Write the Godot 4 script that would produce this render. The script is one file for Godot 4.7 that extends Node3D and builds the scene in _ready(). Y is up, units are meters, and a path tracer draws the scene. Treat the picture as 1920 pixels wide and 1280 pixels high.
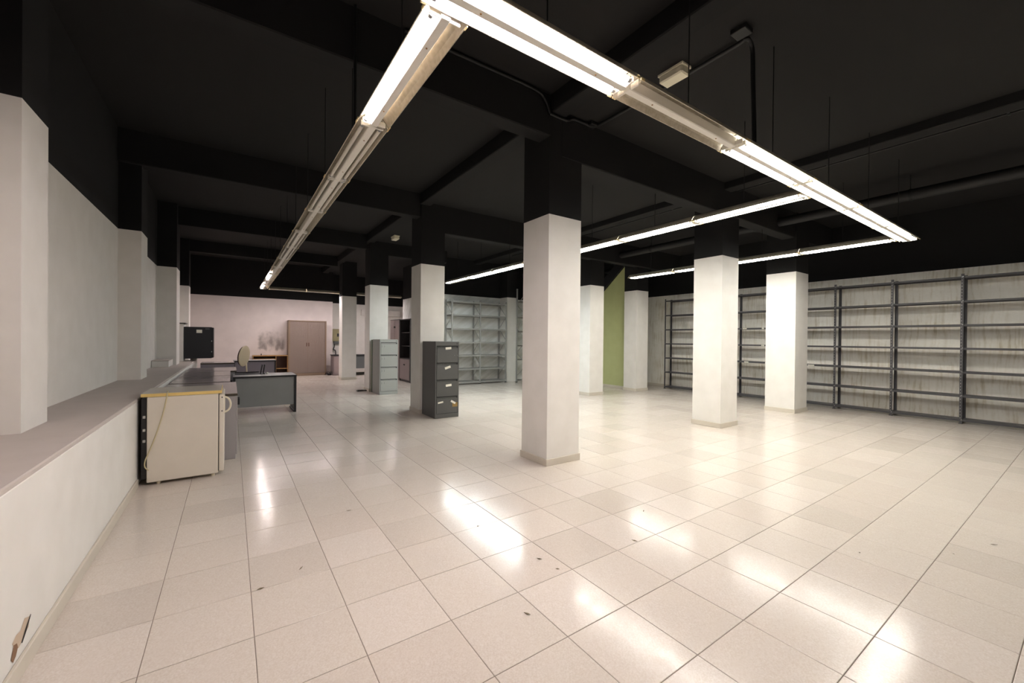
extends Node3D
# An emptied basement shop: world x runs to the right wall, y up, depth d runs along the left wall (z = -d).

const CAM_H := 1.3756
const PAINT := 2.745      # height where white paint ends and black begins
const CEIL_L := 4.02
const CEIL_R := 3.88
const LAMP_Y := 2.87

var M := {}
var counts := {}
var mesh_cache := {}
var rng := RandomNumberGenerator.new()

# ------------------------------------------------------------------ helpers
func P(x: float, y: float, d: float) -> Vector3:
	return Vector3(x, y, -d)

func numbered(called: String) -> String:
	var n: int = counts.get(called, 0)
	counts[called] = n + 1
	return called if n == 0 else "%s_%03d" % [called, n]

func where(n: Node) -> Vector3:
	var p := Vector3.ZERO
	while n != null and n != self and n is Node3D:
		p += (n as Node3D).position
		n = n.get_parent()
	return p

func tag(o: Node, label: String, category := "", group := "") -> Node:
	o.set_meta("label", label)
	if category != "": o.set_meta("category", category)
	if group != "": o.set_meta("group", group)
	return o

func thing(called: String, label: String, category: String, at: Vector3, group := "") -> Node3D:
	var o := Node3D.new()
	o.name = numbered(called)
	add_child(o, true)
	o.position = at
	tag(o, label, category, group)
	return o

func structure(called: String) -> Node3D:
	var o := Node3D.new()
	o.name = numbered(called)
	add_child(o, true)
	o.set_meta("kind", "structure")
	return o

func put(parent: Node, called: String, mesh: Mesh, mat: Material, at: Vector3) -> MeshInstance3D:
	# at is given in world coordinates; parents are never turned where this is used
	var o := MeshInstance3D.new()
	o.mesh = mesh
	if mat != null: o.material_override = mat
	if parent == self:
		o.name = numbered(called)
	else:
		o.name = called
	parent.add_child(o, true)
	o.position = at - where(parent)
	return o

# chamfered box, centred
func cbox(sx: float, sy: float, sz: float, r := 0.004) -> Mesh:
	r = minf(r, minf(sx, minf(sy, sz)) * 0.4)
	var key := "%.4f_%.4f_%.4f_%.4f" % [sx, sy, sz, r]
	if mesh_cache.has(key): return mesh_cache[key]
	var st := SurfaceTool.new()
	st.begin(Mesh.PRIMITIVE_TRIANGLES)
	st.set_smooth_group(-1)
	var h := Vector3(sx, sy, sz) * 0.5
	for ax in 3:
		for sg in [-1.0, 1.0]:
			var u := (ax + 1) % 3
			var v := (ax + 2) % 3
			var pts := []
			for c in [[-1, -1], [1, -1], [1, 1], [-1, 1]]:
				var q := Vector3.ZERO
				q[ax] = sg * h[ax]
				q[u] = c[0] * (h[u] - r)
				q[v] = c[1] * (h[v] - r)
				pts.append(q)
			face(st, pts, axis(ax) * sg)
	for ax in 3:          # edges parallel to ax
		var u := (ax + 1) % 3
		var v := (ax + 2) % 3
		for su in [-1.0, 1.0]:
			for sv in [-1.0, 1.0]:
				var pts := []
				for e in [[-1.0, 0], [1.0, 0], [1.0, 1], [-1.0, 1]]:
					var q := Vector3.ZERO
					q[ax] = e[0] * (h[ax] - r)
					q[u] = su * (h[u] - (r if e[1] == 1 else 0.0))
					q[v] = sv * (h[v] - (0.0 if e[1] == 1 else r))
					pts.append(q)
				face(st, pts, axis(u) * su + axis(v) * sv)
	for a in [-1.0, 1.0]:
		for b in [-1.0, 1.0]:
			for c in [-1.0, 1.0]:
				var s := Vector3(a, b, c)
				face(st, [Vector3(a * h.x, b * (h.y - r), c * (h.z - r)), Vector3(a * (h.x - r), b * h.y, c * (h.z - r)), Vector3(a * (h.x - r), b * (h.y - r), c * h.z)], s)
	st.generate_normals()
	var m := st.commit()
	mesh_cache[key] = m
	return m

func axis(i: int) -> Vector3:
	return [Vector3.RIGHT, Vector3.UP, Vector3.BACK][i]

# polygon fan wound so that its front looks along n
func face(st: SurfaceTool, pts: Array, n: Vector3, uvs: Array = []) -> void:
	var nn: Vector3 = (pts[1] - pts[0]).cross(pts[2] - pts[0])
	var flip: bool = nn.dot(n) > 0.0      # Godot fronts are clockwise
	for i in range(1, pts.size() - 1):
		var order := [0, i + 1, i] if flip else [0, i, i + 1]
		for k in order:
			if uvs.size() > 0: st.set_uv(uvs[k])
			st.add_vertex(pts[k])

func block(parent: Node, called: String, mat: Material, x0: float, x1: float, y0: float, y1: float, d0: float, d1: float, r := 0.004) -> MeshInstance3D:
	return put(parent, called, cbox(absf(x1 - x0), absf(y1 - y0), absf(d1 - d0), r), mat, P((x0 + x1) / 2, (y0 + y1) / 2, (d0 + d1) / 2))

# a swept round tube through points given relative to origin
func tube_mesh(pts: Array, r: float, sides := 8) -> Mesh:
	var st := SurfaceTool.new()
	st.begin(Mesh.PRIMITIVE_TRIANGLES)
	var rings := []
	var a := Vector3.ZERO
	for i in pts.size():
		var t: Vector3 = (pts[mini(i + 1, pts.size() - 1)] - pts[maxi(i - 1, 0)]).normalized()
		if i == 0:
			a = t.cross(Vector3.UP if absf(t.y) < 0.9 else Vector3.RIGHT)
		a = (a - t * a.dot(t)).normalized()      # carried along the path without twisting
		var b := t.cross(a)
		var ring := []
		for k in sides:
			var w := TAU * k / sides
			ring.append(pts[i] + (a * cos(w) + b * sin(w)) * r)
		rings.append(ring)
	for i in rings.size() - 1:
		for k in sides:
			var k2 := (k + 1) % sides
			var c: Vector3 = (pts[i] + pts[i + 1]) * 0.5
			var q := [rings[i][k], rings[i][k2], rings[i + 1][k2], rings[i + 1][k]]
			face(st, q, (q[0] + q[2]) * 0.5 - c)
	face(st, rings[0], pts[0] - pts[1])
	face(st, rings[-1], pts[-1] - pts[-2])
	st.generate_normals()
	return st.commit()

func smooth_path(pts: Array, n := 8) -> Array:
	var c := Curve3D.new()
	for i in pts.size():
		var t: Vector3 = (pts[mini(i + 1, pts.size() - 1)] - pts[maxi(i - 1, 0)]) / 6.0
		c.add_point(pts[i], -t, t)
	var out := []
	for i in pts.size() - 1:
		for k in n:
			out.append(c.sample(i, float(k) / n))
	out.append(pts[-1])
	return out

func cyl(r: float, h: float, sides := 12) -> Mesh:
	var key := "cyl%.4f_%.4f_%d" % [r, h, sides]
	if not mesh_cache.has(key):
		var c := CylinderMesh.new()
		c.top_radius = r; c.bottom_radius = r; c.height = h
		c.radial_segments = sides; c.rings = 1
		mesh_cache[key] = c
	return mesh_cache[key]

# extrude a profile (array of Vector2 (a,b)) along local x from -l/2 to l/2; a -> z, b -> y
func extrude(prof: Array, l: float) -> Mesh:
	var st := SurfaceTool.new()
	st.begin(Mesh.PRIMITIVE_TRIANGLES)
	st.set_smooth_group(-1)
	var c := Vector2.ZERO
	for p in prof: c += p / prof.size()
	var area := 0.0
	for i in prof.size():
		var p: Vector2 = prof[i]
		var q: Vector2 = prof[(i + 1) % prof.size()]
		area += p.cross(q)
	for i in prof.size():
		var p: Vector2 = prof[i]
		var q: Vector2 = prof[(i + 1) % prof.size()]
		var e := q - p
		var n2 := Vector2(e.y, -e.x) * signf(area)
		face(st, [Vector3(-l / 2, p.y, p.x), Vector3(l / 2, p.y, p.x), Vector3(l / 2, q.y, q.x), Vector3(-l / 2, q.y, q.x)], Vector3(0, n2.y, n2.x))
	var poly := PackedVector2Array(prof)
	var tri := Geometry2D.triangulate_polygon(poly)
	for sg in [-1.0, 1.0]:
		for i in range(0, tri.size(), 3):
			var q := []
			for k in 3: q.append(Vector3(sg * l / 2, poly[tri[i + k]].y, poly[tri[i + k]].x))
			face(st, q, Vector3(sg, 0, 0))
	st.generate_normals()
	return st.commit()

# ------------------------------------------------------------------ materials
func mat(c: Color, rough := 0.6, metal := 0.0) -> StandardMaterial3D:
	var m := StandardMaterial3D.new()
	m.albedo_color = c
	m.roughness = rough
	m.metallic = metal
	return m

func rgb8(r: int, g: int, b: int) -> Color:
	return Color(r / 255.0, g / 255.0, b / 255.0)

func noise_tex(freq: float, lo: Color, hi: Color, size := 512, octaves := 4, sd := 1, kind := FastNoiseLite.TYPE_SIMPLEX_SMOOTH, normal := false, stretch := 1.0) -> Texture2D:
	var n := FastNoiseLite.new()
	n.noise_type = kind
	n.frequency = freq
	n.fractal_octaves = octaves
	n.seed = sd
	var img := Image.create(size, size, true, Image.FORMAT_RGB8)
	# tileable by blending on a torus-like wrap
	for y in size:
		for x in size:
			var fx := float(x) / size
			var fy := float(y) / size
			var a := n.get_noise_2d(x, y * stretch)
			var b := n.get_noise_2d(x - size, y * stretch)
			var wx := smoothstep(0.8, 1.0, fx)
			var v := lerpf(a, b, wx)
			var wy := smoothstep(0.8, 1.0, fy)
			if wy > 0.0:
				var a2 := n.get_noise_2d(x, (y - size) * stretch)
				var b2 := n.get_noise_2d(x - size, (y - size) * stretch)
				v = lerpf(v, lerpf(a2, b2, wx), wy)
			img.set_pixel(x, y, lo.lerp(hi, clampf(v * 0.7 + 0.5, 0.0, 1.0)))
	if normal:
		img.bump_map_to_normal_map(2.0)
	img.generate_mipmaps()
	return ImageTexture.create_from_image(img)

func plaster(c: Color, sd: int, rough := 0.85) -> StandardMaterial3D:
	var m := mat(c, rough)
	m.albedo_texture = M["plaster_tex"]
	m.uv1_triplanar = true
	m.uv1_world_triplanar = true
	m.uv1_scale = Vector3(0.45, 0.45, 0.45)
	m.uv1_offset = Vector3(sd * 0.37, sd * 0.11, sd * 0.23)
	return m

func make_materials() -> void:
	M["plaster_tex"] = noise_tex(0.012, Color(0.965, 0.963, 0.957), Color(1, 1, 1), 512, 5, 3)
	M["white"] = plaster(rgb8(232, 229, 223), 1)
	M["white2"] = plaster(rgb8(229, 225, 219), 2)
	M["black"] = plaster(rgb8(11, 10, 10), 3, 0.9)
	M["ceiling"] = plaster(rgb8(18, 16, 15), 4, 0.9)
	M["ledge"] = plaster(rgb8(196, 186, 179), 5, 0.8)
	M["green"] = plaster(rgb8(190, 194, 138), 6)
	# terrazzo
	var ter := noise_tex(0.2, rgb8(238, 232, 224), rgb8(255, 254, 251), 512, 3, 21, FastNoiseLite.TYPE_VALUE)
	var ter_r := noise_tex(0.02, Color(0.12, 0.12, 0.12), Color(0.22, 0.22, 0.22), 256, 4, 31)
	var tones := [rgb8(220, 213, 206), rgb8(218, 210, 203), rgb8(222, 215, 208), rgb8(213, 206, 199), rgb8(219, 212, 205), rgb8(224, 217, 211)]
	M["tiles"] = []
	for i in tones.size():
		var m := mat(tones[i], 1.0)
		m.albedo_texture = ter
		m.metallic_specular = 0.34
		m.roughness_texture = ter_r
		m.roughness_texture_channel = BaseMaterial3D.TEXTURE_CHANNEL_RED
		m.uv1_triplanar = true
		m.uv1_world_triplanar = true
		m.uv1_scale = Vector3(2.0, 2.0, 2.0)
		m.uv1_offset = Vector3(0.17 * i, 0, 0.31 * i)
		M["tiles"].append(m)
	M["grout"] = mat(rgb8(120, 106, 92), 0.9)
	M["skirting"] = plaster(rgb8(210, 202, 188), 7, 0.45)
	# lamps
	M["enamel"] = mat(rgb8(225, 221, 212), 0.4)
	M["reflector"] = mat(rgb8(206, 200, 187), 0.35)
	M["reflector"].albedo_texture = noise_tex(0.03, Color(0.78, 0.75, 0.68), Color(1, 1, 1), 256, 5, 41)
	M["reflector"].uv1_triplanar = true
	M["reflector"].uv1_scale = Vector3(3, 3, 3)
	M["clip"] = mat(rgb8(222, 200, 148), 0.5)
	M["screw"] = mat(rgb8(150, 112, 62), 0.5)
	M["cap"] = mat(rgb8(150, 150, 152), 0.35, 0.8)
	M["dead_tube"] = mat(rgb8(214, 208, 196), 0.25)
	M["wire"] = mat(rgb8(9, 9, 9), 0.7)
	M["conduit"] = mat(rgb8(12, 12, 12), 0.55)
	M["duct"] = mat(rgb8(22, 21, 21), 0.6)
	# metal and furniture
	M["dark_steel"] = mat(rgb8(70, 68, 70), 0.5)
	M["dark_steel2"] = mat(rgb8(82, 80, 82), 0.5)
	M["bolt"] = mat(rgb8(190, 190, 188), 0.35, 0.7)
	M["galv"] = mat(rgb8(156, 155, 151), 0.42, 0.25)
	M["file_dark"] = mat(rgb8(84, 84, 82), 0.45)
	M["file_light"] = mat(rgb8(154, 156, 151), 0.45)
	M["shadow_gap"] = mat(rgb8(30, 30, 30), 0.7)
	M["paper"] = mat(rgb8(236, 232, 218), 0.8)
	M["card_brown"] = mat(rgb8(150, 122, 72), 0.8)
	M["fridge"] = plaster(rgb8(226, 218, 204), 8, 0.45)
	M["fridge_lid"] = mat(rgb8(205, 198, 186), 0.25)
	M["yellow_edge"] = mat(rgb8(226, 196, 120), 0.5)
	M["cream"] = mat(rgb8(232, 224, 200), 0.4)
	M["cable_cream"] = mat(rgb8(208, 195, 155), 0.5)
	M["lam_top"] = mat(rgb8(176, 164, 164), 0.16)
	M["lam_side"] = mat(rgb8(160, 156, 156), 0.5)
	M["brown_edge"] = mat(rgb8(66, 58, 46), 0.5)
	M["desk_grey"] = plaster(rgb8(146, 147, 146), 9, 0.55)
	M["desk_purple"] = mat(rgb8(116, 110, 117), 0.55)
	M["desk_top"] = mat(rgb8(150, 150, 150), 0.3)
	M["trim_black"] = mat(rgb8(22, 22, 24), 0.45)
	M["rack"] = mat(rgb8(26, 28, 32), 0.5)
	M["vent"] = mat(rgb8(96, 100, 100), 0.6)
	M["beige"] = mat(rgb8(190, 178, 152), 0.75)
	M["brown_fabric"] = mat(rgb8(60, 42, 36), 0.9)
	M["tambour"] = mat(rgb8(132, 117, 108), 0.55)
	M["tambour_frame"] = mat(rgb8(128, 108, 88), 0.5)
	M["wood_dark"] = mat(rgb8(92, 54, 34), 0.5)
	M["wood_edge"] = mat(rgb8(178, 136, 84), 0.5)
	M["pinkgrey"] = mat(rgb8(146, 132, 131), 0.5)
	M["hutch"] = mat(rgb8(52, 48, 48), 0.4)
	M["olive_box"] = mat(rgb8(150, 142, 104), 0.6)
	M["board_green"] = mat(rgb8(120, 128, 112), 0.6)
	M["concrete_wall"] = stained_wall()
	M["back_wall"] = smudged_wall()
	M["rear_wall"] = shadow_streak_wall()

func stained_wall() -> StandardMaterial3D:
	# cream render behind the dark racks: vertical runs and blotches of dirt
	var w := 1400
	var h := 276
	var img := Image.create(w, h, true, Image.FORMAT_RGB8)
	var n1 := FastNoiseLite.new(); n1.seed = 5; n1.frequency = 0.05; n1.fractal_octaves = 4
	var n2 := FastNoiseLite.new(); n2.seed = 8; n2.frequency = 0.012; n2.fractal_octaves = 4
	var n3 := FastNoiseLite.new(); n3.seed = 12; n3.frequency = 0.2; n3.fractal_octaves = 2
	var clean := rgb8(243, 240, 232)
	var dirt_or_shadow := rgb8(184, 172, 146)
	for y in h:
		for x in w:
			var run := n1.get_noise_2d(x * 4.0 + 12.0 * n2.get_noise_2d(x, y), y * 0.22)
			var blot := n2.get_noise_2d(x, y * 1.5)
			var k := clampf(0.05 + 0.9 * maxf(0.0, run) * (0.7 + blot) + 0.25 * maxf(0.0, blot), 0.0, 0.9)
			k += 0.05 * n3.get_noise_2d(x, y)
			img.set_pixel(x, y, clean.lerp(dirt_or_shadow, clampf(k, 0.0, 1.0)))
	img.generate_mipmaps()
	var m := mat(Color.WHITE, 0.85)
	m.albedo_texture = ImageTexture.create_from_image(img)
	return m

func smudged_wall() -> StandardMaterial3D:
	# back wall 4.4 m x 2.745 m, with a sooty smudge left by something that hung there
	var w := 880
	var h := 549
	var img := Image.create(w, h, true, Image.FORMAT_RGB8)
	var n1 := FastNoiseLite.new(); n1.seed = 15; n1.frequency = 0.035; n1.fractal_octaves = 4
	var n2 := FastNoiseLite.new(); n2.seed = 18; n2.frequency = 0.01; n2.fractal_octaves = 4
	var wall := rgb8(228, 218, 214)
	var soot := rgb8(112, 104, 98)
	for y in h:
		for x in w:
			var X := -1.2 + x * 0.005
			var Y := PAINT - y * 0.005
			var k := 0.06 + 0.06 * n2.get_noise_2d(x, y)
			var inx := smoothstep(0.74, 0.86, X + 0.05 * n1.get_noise_2d(3, y)) * (1.0 - smoothstep(1.52, 1.66, X))
			var run := n1.get_noise_2d(x * 0.55, y * 0.3)
			var iny := smoothstep(0.84, 1.02, Y + 0.16 * run) * (1.0 - smoothstep(1.2, 1.66, Y + 0.12 * n1.get_noise_2d(x, y)))
			k += inx * iny * clampf(0.4 + 0.45 * run, 0.1, 0.7)
			img.set_pixel(x, y, wall.lerp(soot, clampf(k, 0.0, 1.0)))
	img.generate_mipmaps()
	var m := mat(Color.WHITE, 0.85)
	m.albedo_texture = ImageTexture.create_from_image(img)
	return m

func shadow_streak_wall() -> StandardMaterial3D:
	# white render behind the galvanised rack, its faint slanting shadows painted into the colour
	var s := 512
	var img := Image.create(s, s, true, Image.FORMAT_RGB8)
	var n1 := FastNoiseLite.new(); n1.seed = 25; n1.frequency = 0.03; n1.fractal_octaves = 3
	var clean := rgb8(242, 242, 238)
	var dirt_or_shadow := rgb8(204, 204, 194)  # darker tone for the painted diagonal shadows
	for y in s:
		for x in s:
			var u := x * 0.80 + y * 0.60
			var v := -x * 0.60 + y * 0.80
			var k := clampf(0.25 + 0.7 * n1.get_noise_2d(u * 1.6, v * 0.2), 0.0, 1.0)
			img.set_pixel(x, y, clean.lerp(dirt_or_shadow, k))
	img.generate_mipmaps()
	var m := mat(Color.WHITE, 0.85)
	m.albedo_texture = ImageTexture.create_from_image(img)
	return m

# ------------------------------------------------------------------ setting
# a wall slab in two paints: white below PAINT, black above; box in world coordinates
func painted(parent: Node, called: String, x0: float, x1: float, y0: float, y1: float, d0: float, d1: float, low: Material, high: Material) -> MeshInstance3D:
	var am := ArrayMesh.new()
	var c := P((x0 + x1) / 2, 0, (d0 + d1) / 2)
	for part in 2:
		var a := y0 if part == 0 else maxf(PAINT, y0)
		var b := minf(PAINT, y1) if part == 0 else y1
		if b - a < 0.001: continue
		var st := SurfaceTool.new()
		st.begin(Mesh.PRIMITIVE_TRIANGLES)
		st.set_smooth_group(-1)
		var hx := absf(x1 - x0) / 2
		var hz := absf(d1 - d0) / 2
		for f in [[Vector3(1, 0, 0), hx, hz], [Vector3(-1, 0, 0), hx, hz], [Vector3(0, 0, 1), hz, hx], [Vector3(0, 0, -1), hz, hx]]:
			var n: Vector3 = f[0]
			var t := Vector3.UP.cross(n)
			var o: Vector3 = n * f[1]
			var e: Vector3 = t * f[2]
			var L: float = f[2] * 2
			face(st, [o - e + Vector3(0, a, 0), o + e + Vector3(0, a, 0), o + e + Vector3(0, b, 0), o - e + Vector3(0, b, 0)], n, [Vector2(0, (PAINT - a) / PAINT), Vector2(1, (PAINT - a) / PAINT), Vector2(1, (PAINT - b) / PAINT), Vector2(0, (PAINT - b) / PAINT)])
		if part == 0 and y1 <= PAINT or part == 1:
			face(st, [Vector3(-hx, b, -hz), Vector3(hx, b, -hz), Vector3(hx, b, hz), Vector3(-hx, b, hz)], Vector3.UP, [Vector2.ZERO, Vector2(1, 0), Vector2.ONE, Vector2(0, 1)])
		st.generate_normals()
		st.commit(am)
		am.surface_set_material(am.get_surface_count() - 1, low if part == 0 else high)
	return put(parent, called, am, null, c)

func build_setting() -> void:
	# floor: grout bed with 40 cm terrazzo tiles
	var fl := structure("floor")
	block(fl, "grout_bed", M["grout"], -1.5, 11.2, -0.3, -0.0025, -3.4, 17.8, 0.0)
	var t := 0.4
	var x0 := 0.8953
	var d0 := 1.4016
	var st := SurfaceTool.new()
	st.begin(Mesh.PRIMITIVE_TRIANGLES)
	var gap := 0.0013
	var bev := 0.0022
	var g := t / 2 - gap
	var top := []
	var mid := []
	for c in [[-1, -1], [1, -1], [1, 1], [-1, 1]]:
		top.append(Vector3(c[0] * (g - bev), 0, c[1] * (g - bev)))
		mid.append(Vector3(c[0] * g, -bev * 0.6, c[1] * g))
	st.set_smooth_group(-1)
	face(st, top, Vector3.UP)
	for k in 4:
		var k2 := (k + 1) % 4
		face(st, [top[k], top[k2], mid[k2], mid[k]], mid[k] + mid[k2] + Vector3.UP * 0.1)
		var dn := Vector3(0, -0.004, 0)
		face(st, [mid[k], mid[k2], mid[k2] + dn, mid[k] + dn], mid[k] + mid[k2])
	st.generate_normals()
	var tile := st.commit()
	var cells := []
	for i in range(-5, 26):
		for j in range(-12, 41):
			var cx := x0 + (i + 0.5) * t
			var cd := d0 + (j + 0.5) * t
			if cx < -0.9 or cx > 11.05 or cd < -3.2 or cd > 17.6: continue
			# how large it shows: nearer and within the frame first
			var f := Vector2(cx, cd).dot(Vector2(sin(0.60258), cos(0.60258)))
			var s := Vector2(cx, cd).dot(Vector2(cos(0.60258), -sin(0.60258)))
			var seen := f > 0.9 and absf(s) < f * 1.3 + 0.3 and f > 1.5
			cells.append([f if seen else 100.0 + absf(f), cx, cd])
	cells.sort_custom(func(a, b): return a[0] < b[0])
	var rest := []
	for m in M["tiles"].size():
		var rs := SurfaceTool.new()
		rs.begin(Mesh.PRIMITIVE_TRIANGLES)
		rest.append(rs)
	for k in cells.size():
		var which: int = [0, 1, 2, 3, 4, 5, 0, 1, 2, 4, 0, 5][rng.randi() % 12]
		var at := P(cells[k][1], rng.randf_range(-0.0003, 0.0003), cells[k][2])
		if k < 300:
			put(fl, "tile", tile, M["tiles"][which], at)
		else:
			rest[which].append_from(tile, 0, Transform3D(Basis(), at))
	var am := ArrayMesh.new()
	for m in rest.size():
		rest[m].commit(am)
		am.surface_set_material(am.get_surface_count() - 1, M["tiles"][m])
	var far_tiles := put(fl, "far_tiles", am, null, Vector3.ZERO)
	far_tiles.set_meta("kind", "stuff")
	# ceilings
	var ce := structure("ceiling")
	var ce2 := structure("ceiling")
	block(ce, "slab", M["ceiling"], -1.5, 2.83, CEIL_L, 4.4, -3.4, 17.8, 0.0)
	block(ce2, "slab", M["ceiling"], 2.83, 11.2, CEIL_R, 4.4, -3.4, 17.8, 0.0)
	for b in [[2.83, 3.03, 3.825], [6.4, 6.6, 3.77]]:
		var o := block(self, "ceiling_beam", M["black"], b[0], b[1], b[2], 4.1, -3.4, 17.6, 0.01)
		o.set_meta("kind", "structure")
	for d in [[3.43, 3.63, 3.585], [7.12, 7.32, 3.60], [10.73, 10.93, 3.65], [14.2, 14.4, 3.70]]:
		var o := block(self, "ceiling_beam", M["black"], -1.25, 2.85, d[2], 4.1, d[0], d[1], 0.01)
		o.set_meta("kind", "structure")
	for d in [[3.43, 3.66, 3.40], [7.12, 7.32, 3.37]]:
		var o := block(self, "ceiling_beam", M["black"], 3.0, 10.9, d[2], 3.95, d[0], d[1], 0.01)
		o.set_meta("kind", "structure")
	var bo := block(self, "ceiling_beam", M["black"], 3.0, 5.1, 3.55, 3.95, 10.73, 10.93, 0.01)
	bo.set_meta("kind", "structure")
	# left wall: recessed upper wall, pilasters, low plinth with a broad ledge
	var wl := structure("wall_left")
	painted(wl, "wall_face", -1.5, -1.2, 0, 4.2, -3.4, 17.7, M["white2"], M["black"])
	for d in [[-0.1, 0.35, -0.99], [3.57, 3.985, -1.005], [7.18, 7.64, -0.975], [10.52, 11.1, -0.9], [14.15, 14.6, -0.95]]:
		painted(wl, "pilaster", -1.25, d[2], 0.7, 4.1, d[0], d[1], M["white2"], M["black"])
	block(wl, "plinth", M["white"], -1.22, -0.70, 0, 0.775, -3.3, 12.45, 0.006)
	block(wl, "ledge", M["ledge"], -1.22, -0.698, 0.772, 0.80, -3.3, 12.45, 0.006)
	block(wl, "end_post", M["white"], -0.80, -0.68, 0, 0.86, 12.45, 12.6, 0.005)
	# damaged plaster low on the plinth: broken edge, brick and a crack
	var flaw := [
		["broken_plaster", "chipped plaster edge", rgb8(196, 176, 154), 0.0008, [[2.412, 0.165], [2.45, 0.178], [2.49, 0.172], [2.53, 0.20], [2.585, 0.178], [2.57, 0.14], [2.52, 0.128], [2.475, 0.112], [2.44, 0.125]]],
		["bare_brick", "bare brown brick showing in the plaster", rgb8(132, 100, 76), 0.0014, [[2.40, 0.108], [2.425, 0.152], [2.455, 0.142], [2.465, 0.12], [2.445, 0.096], [2.42, 0.086]]],
		["crack", "dark crack in the plaster", rgb8(40, 34, 30), 0.002, [[2.495, 0.118], [2.535, 0.152], [2.588, 0.186], [2.592, 0.180], [2.545, 0.138], [2.505, 0.112]]],
	]
	for fl_ in flaw:
		var dm := SurfaceTool.new()
		dm.begin(Mesh.PRIMITIVE_TRIANGLES)
		dm.set_smooth_group(-1)
		var ring := []
		for q in fl_[4]: ring.append(Vector3(fl_[3], q[1], -q[0]))
		var hub := Vector3.ZERO
		for q in ring: hub += q / ring.size()
		for i in ring.size():
			face(dm, [hub, ring[i], ring[(i + 1) % ring.size()]], Vector3.RIGHT)
		dm.generate_normals()
		tag(put(wl, fl_[0], dm.commit(), mat(fl_[2], 0.95), P(-0.70, 0, 0)), fl_[1])
	var bl := block(self, "baseboard_left", M["skirting"], -0.70, -0.684, 0, 0.075, -3.3, 4.96, 0.004)
	bl.set_meta("kind", "structure")
	# right wall
	var wr := structure("wall_right")
	painted(wr, "wall_face", 10.85, 11.15, 0, 4.1, -3.4, 11.6, M["concrete_wall"], M["black"])
	block(wr, "skirting", M["skirting"], 10.835, 10.85, 0, 0.07, 7.3, 11.5, 0.003)
	# back of the room, the block that fills its right half, and the wall behind the camera
	var wb := structure("wall_back")
	painted(wb, "wall_face", -1.2, 3.2, 0, 4.1, 16.8, 17.1, M["back_wall"], M["black"])
	painted(wb, "wall_recess", 3.2, 7.2, 0, 4.1, 17.4, 17.7, M["white"], M["black"])
	painted(wb, "wall_return", 2.9, 3.2, 0, 4.1, 16.9, 17.4, M["white"], M["black"])
	block(wb, "trunking", M["white2"], 4.4, 6.0, 2.30, 2.54, 17.25, 17.42, 0.004)
	var wp := structure("wall_partition")
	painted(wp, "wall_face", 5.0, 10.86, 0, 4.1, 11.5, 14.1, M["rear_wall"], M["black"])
	painted(wp, "pier", 7.4, 7.76, 0, 3.95, 11.05, 11.52, M["white"], M["black"])
	painted(wp, "end_wall", 7.0, 7.3, 0, 4.1, 14.0, 17.5, M["white"], M["black"])
	var wn := structure("wall_near")
	painted(wn, "wall_face", -1.3, 11.0, 0, 4.2, -3.4, -3.2, M["white2"], M["black"])
	# columns
	var cols := [
		[2.835, 3.31, 3.435, 3.9, "white square column with black top standing alone on the open tiles"],
		[2.85, 3.32, 7.10, 7.57, "white square column behind the dark grey filing cabinet"],
		[2.93, 3.40, 10.71, 11.18, "white square column behind the light grey filing cabinet"],
		[2.99, 3.44, 14.16, 14.6, "white square column near the slatted wooden cupboard and back wall"],
		[6.40, 6.90, 3.45, 3.93, "white square column standing on the open tiles before the dark shelving"],
		[8.98, 9.55, 3.40, 3.93, "broad white column close to the dark shelving with paper labels"],
		[9.07, 9.55, 7.22, 7.65, "white square column to the right of the green stair wall"],
		[7.32, 7.80, 7.24, 7.70, "white square column to the left of the green stair wall"],
	]
	for c in cols:
		var o := thing("column", c[4], "column", P((c[0] + c[1]) / 2, 0, (c[2] + c[3]) / 2))
		painted(o, "shaft", c[0], c[1], 0, 3.95, c[2], c[3], M["white"], M["black"])
		var e := 0.014
		for k in 4:
			var q: Array = [[c[0] - e, c[1] + e, c[2] - e, c[2]], [c[0] - e, c[1] + e, c[3], c[3] + e], [c[0] - e, c[0], c[2], c[3]], [c[1], c[1] + e, c[2], c[3]]][k]
			block(o, "skirting", M["skirting"], q[0], q[1], 0, 0.075, q[2], q[3], 0.003)

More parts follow.
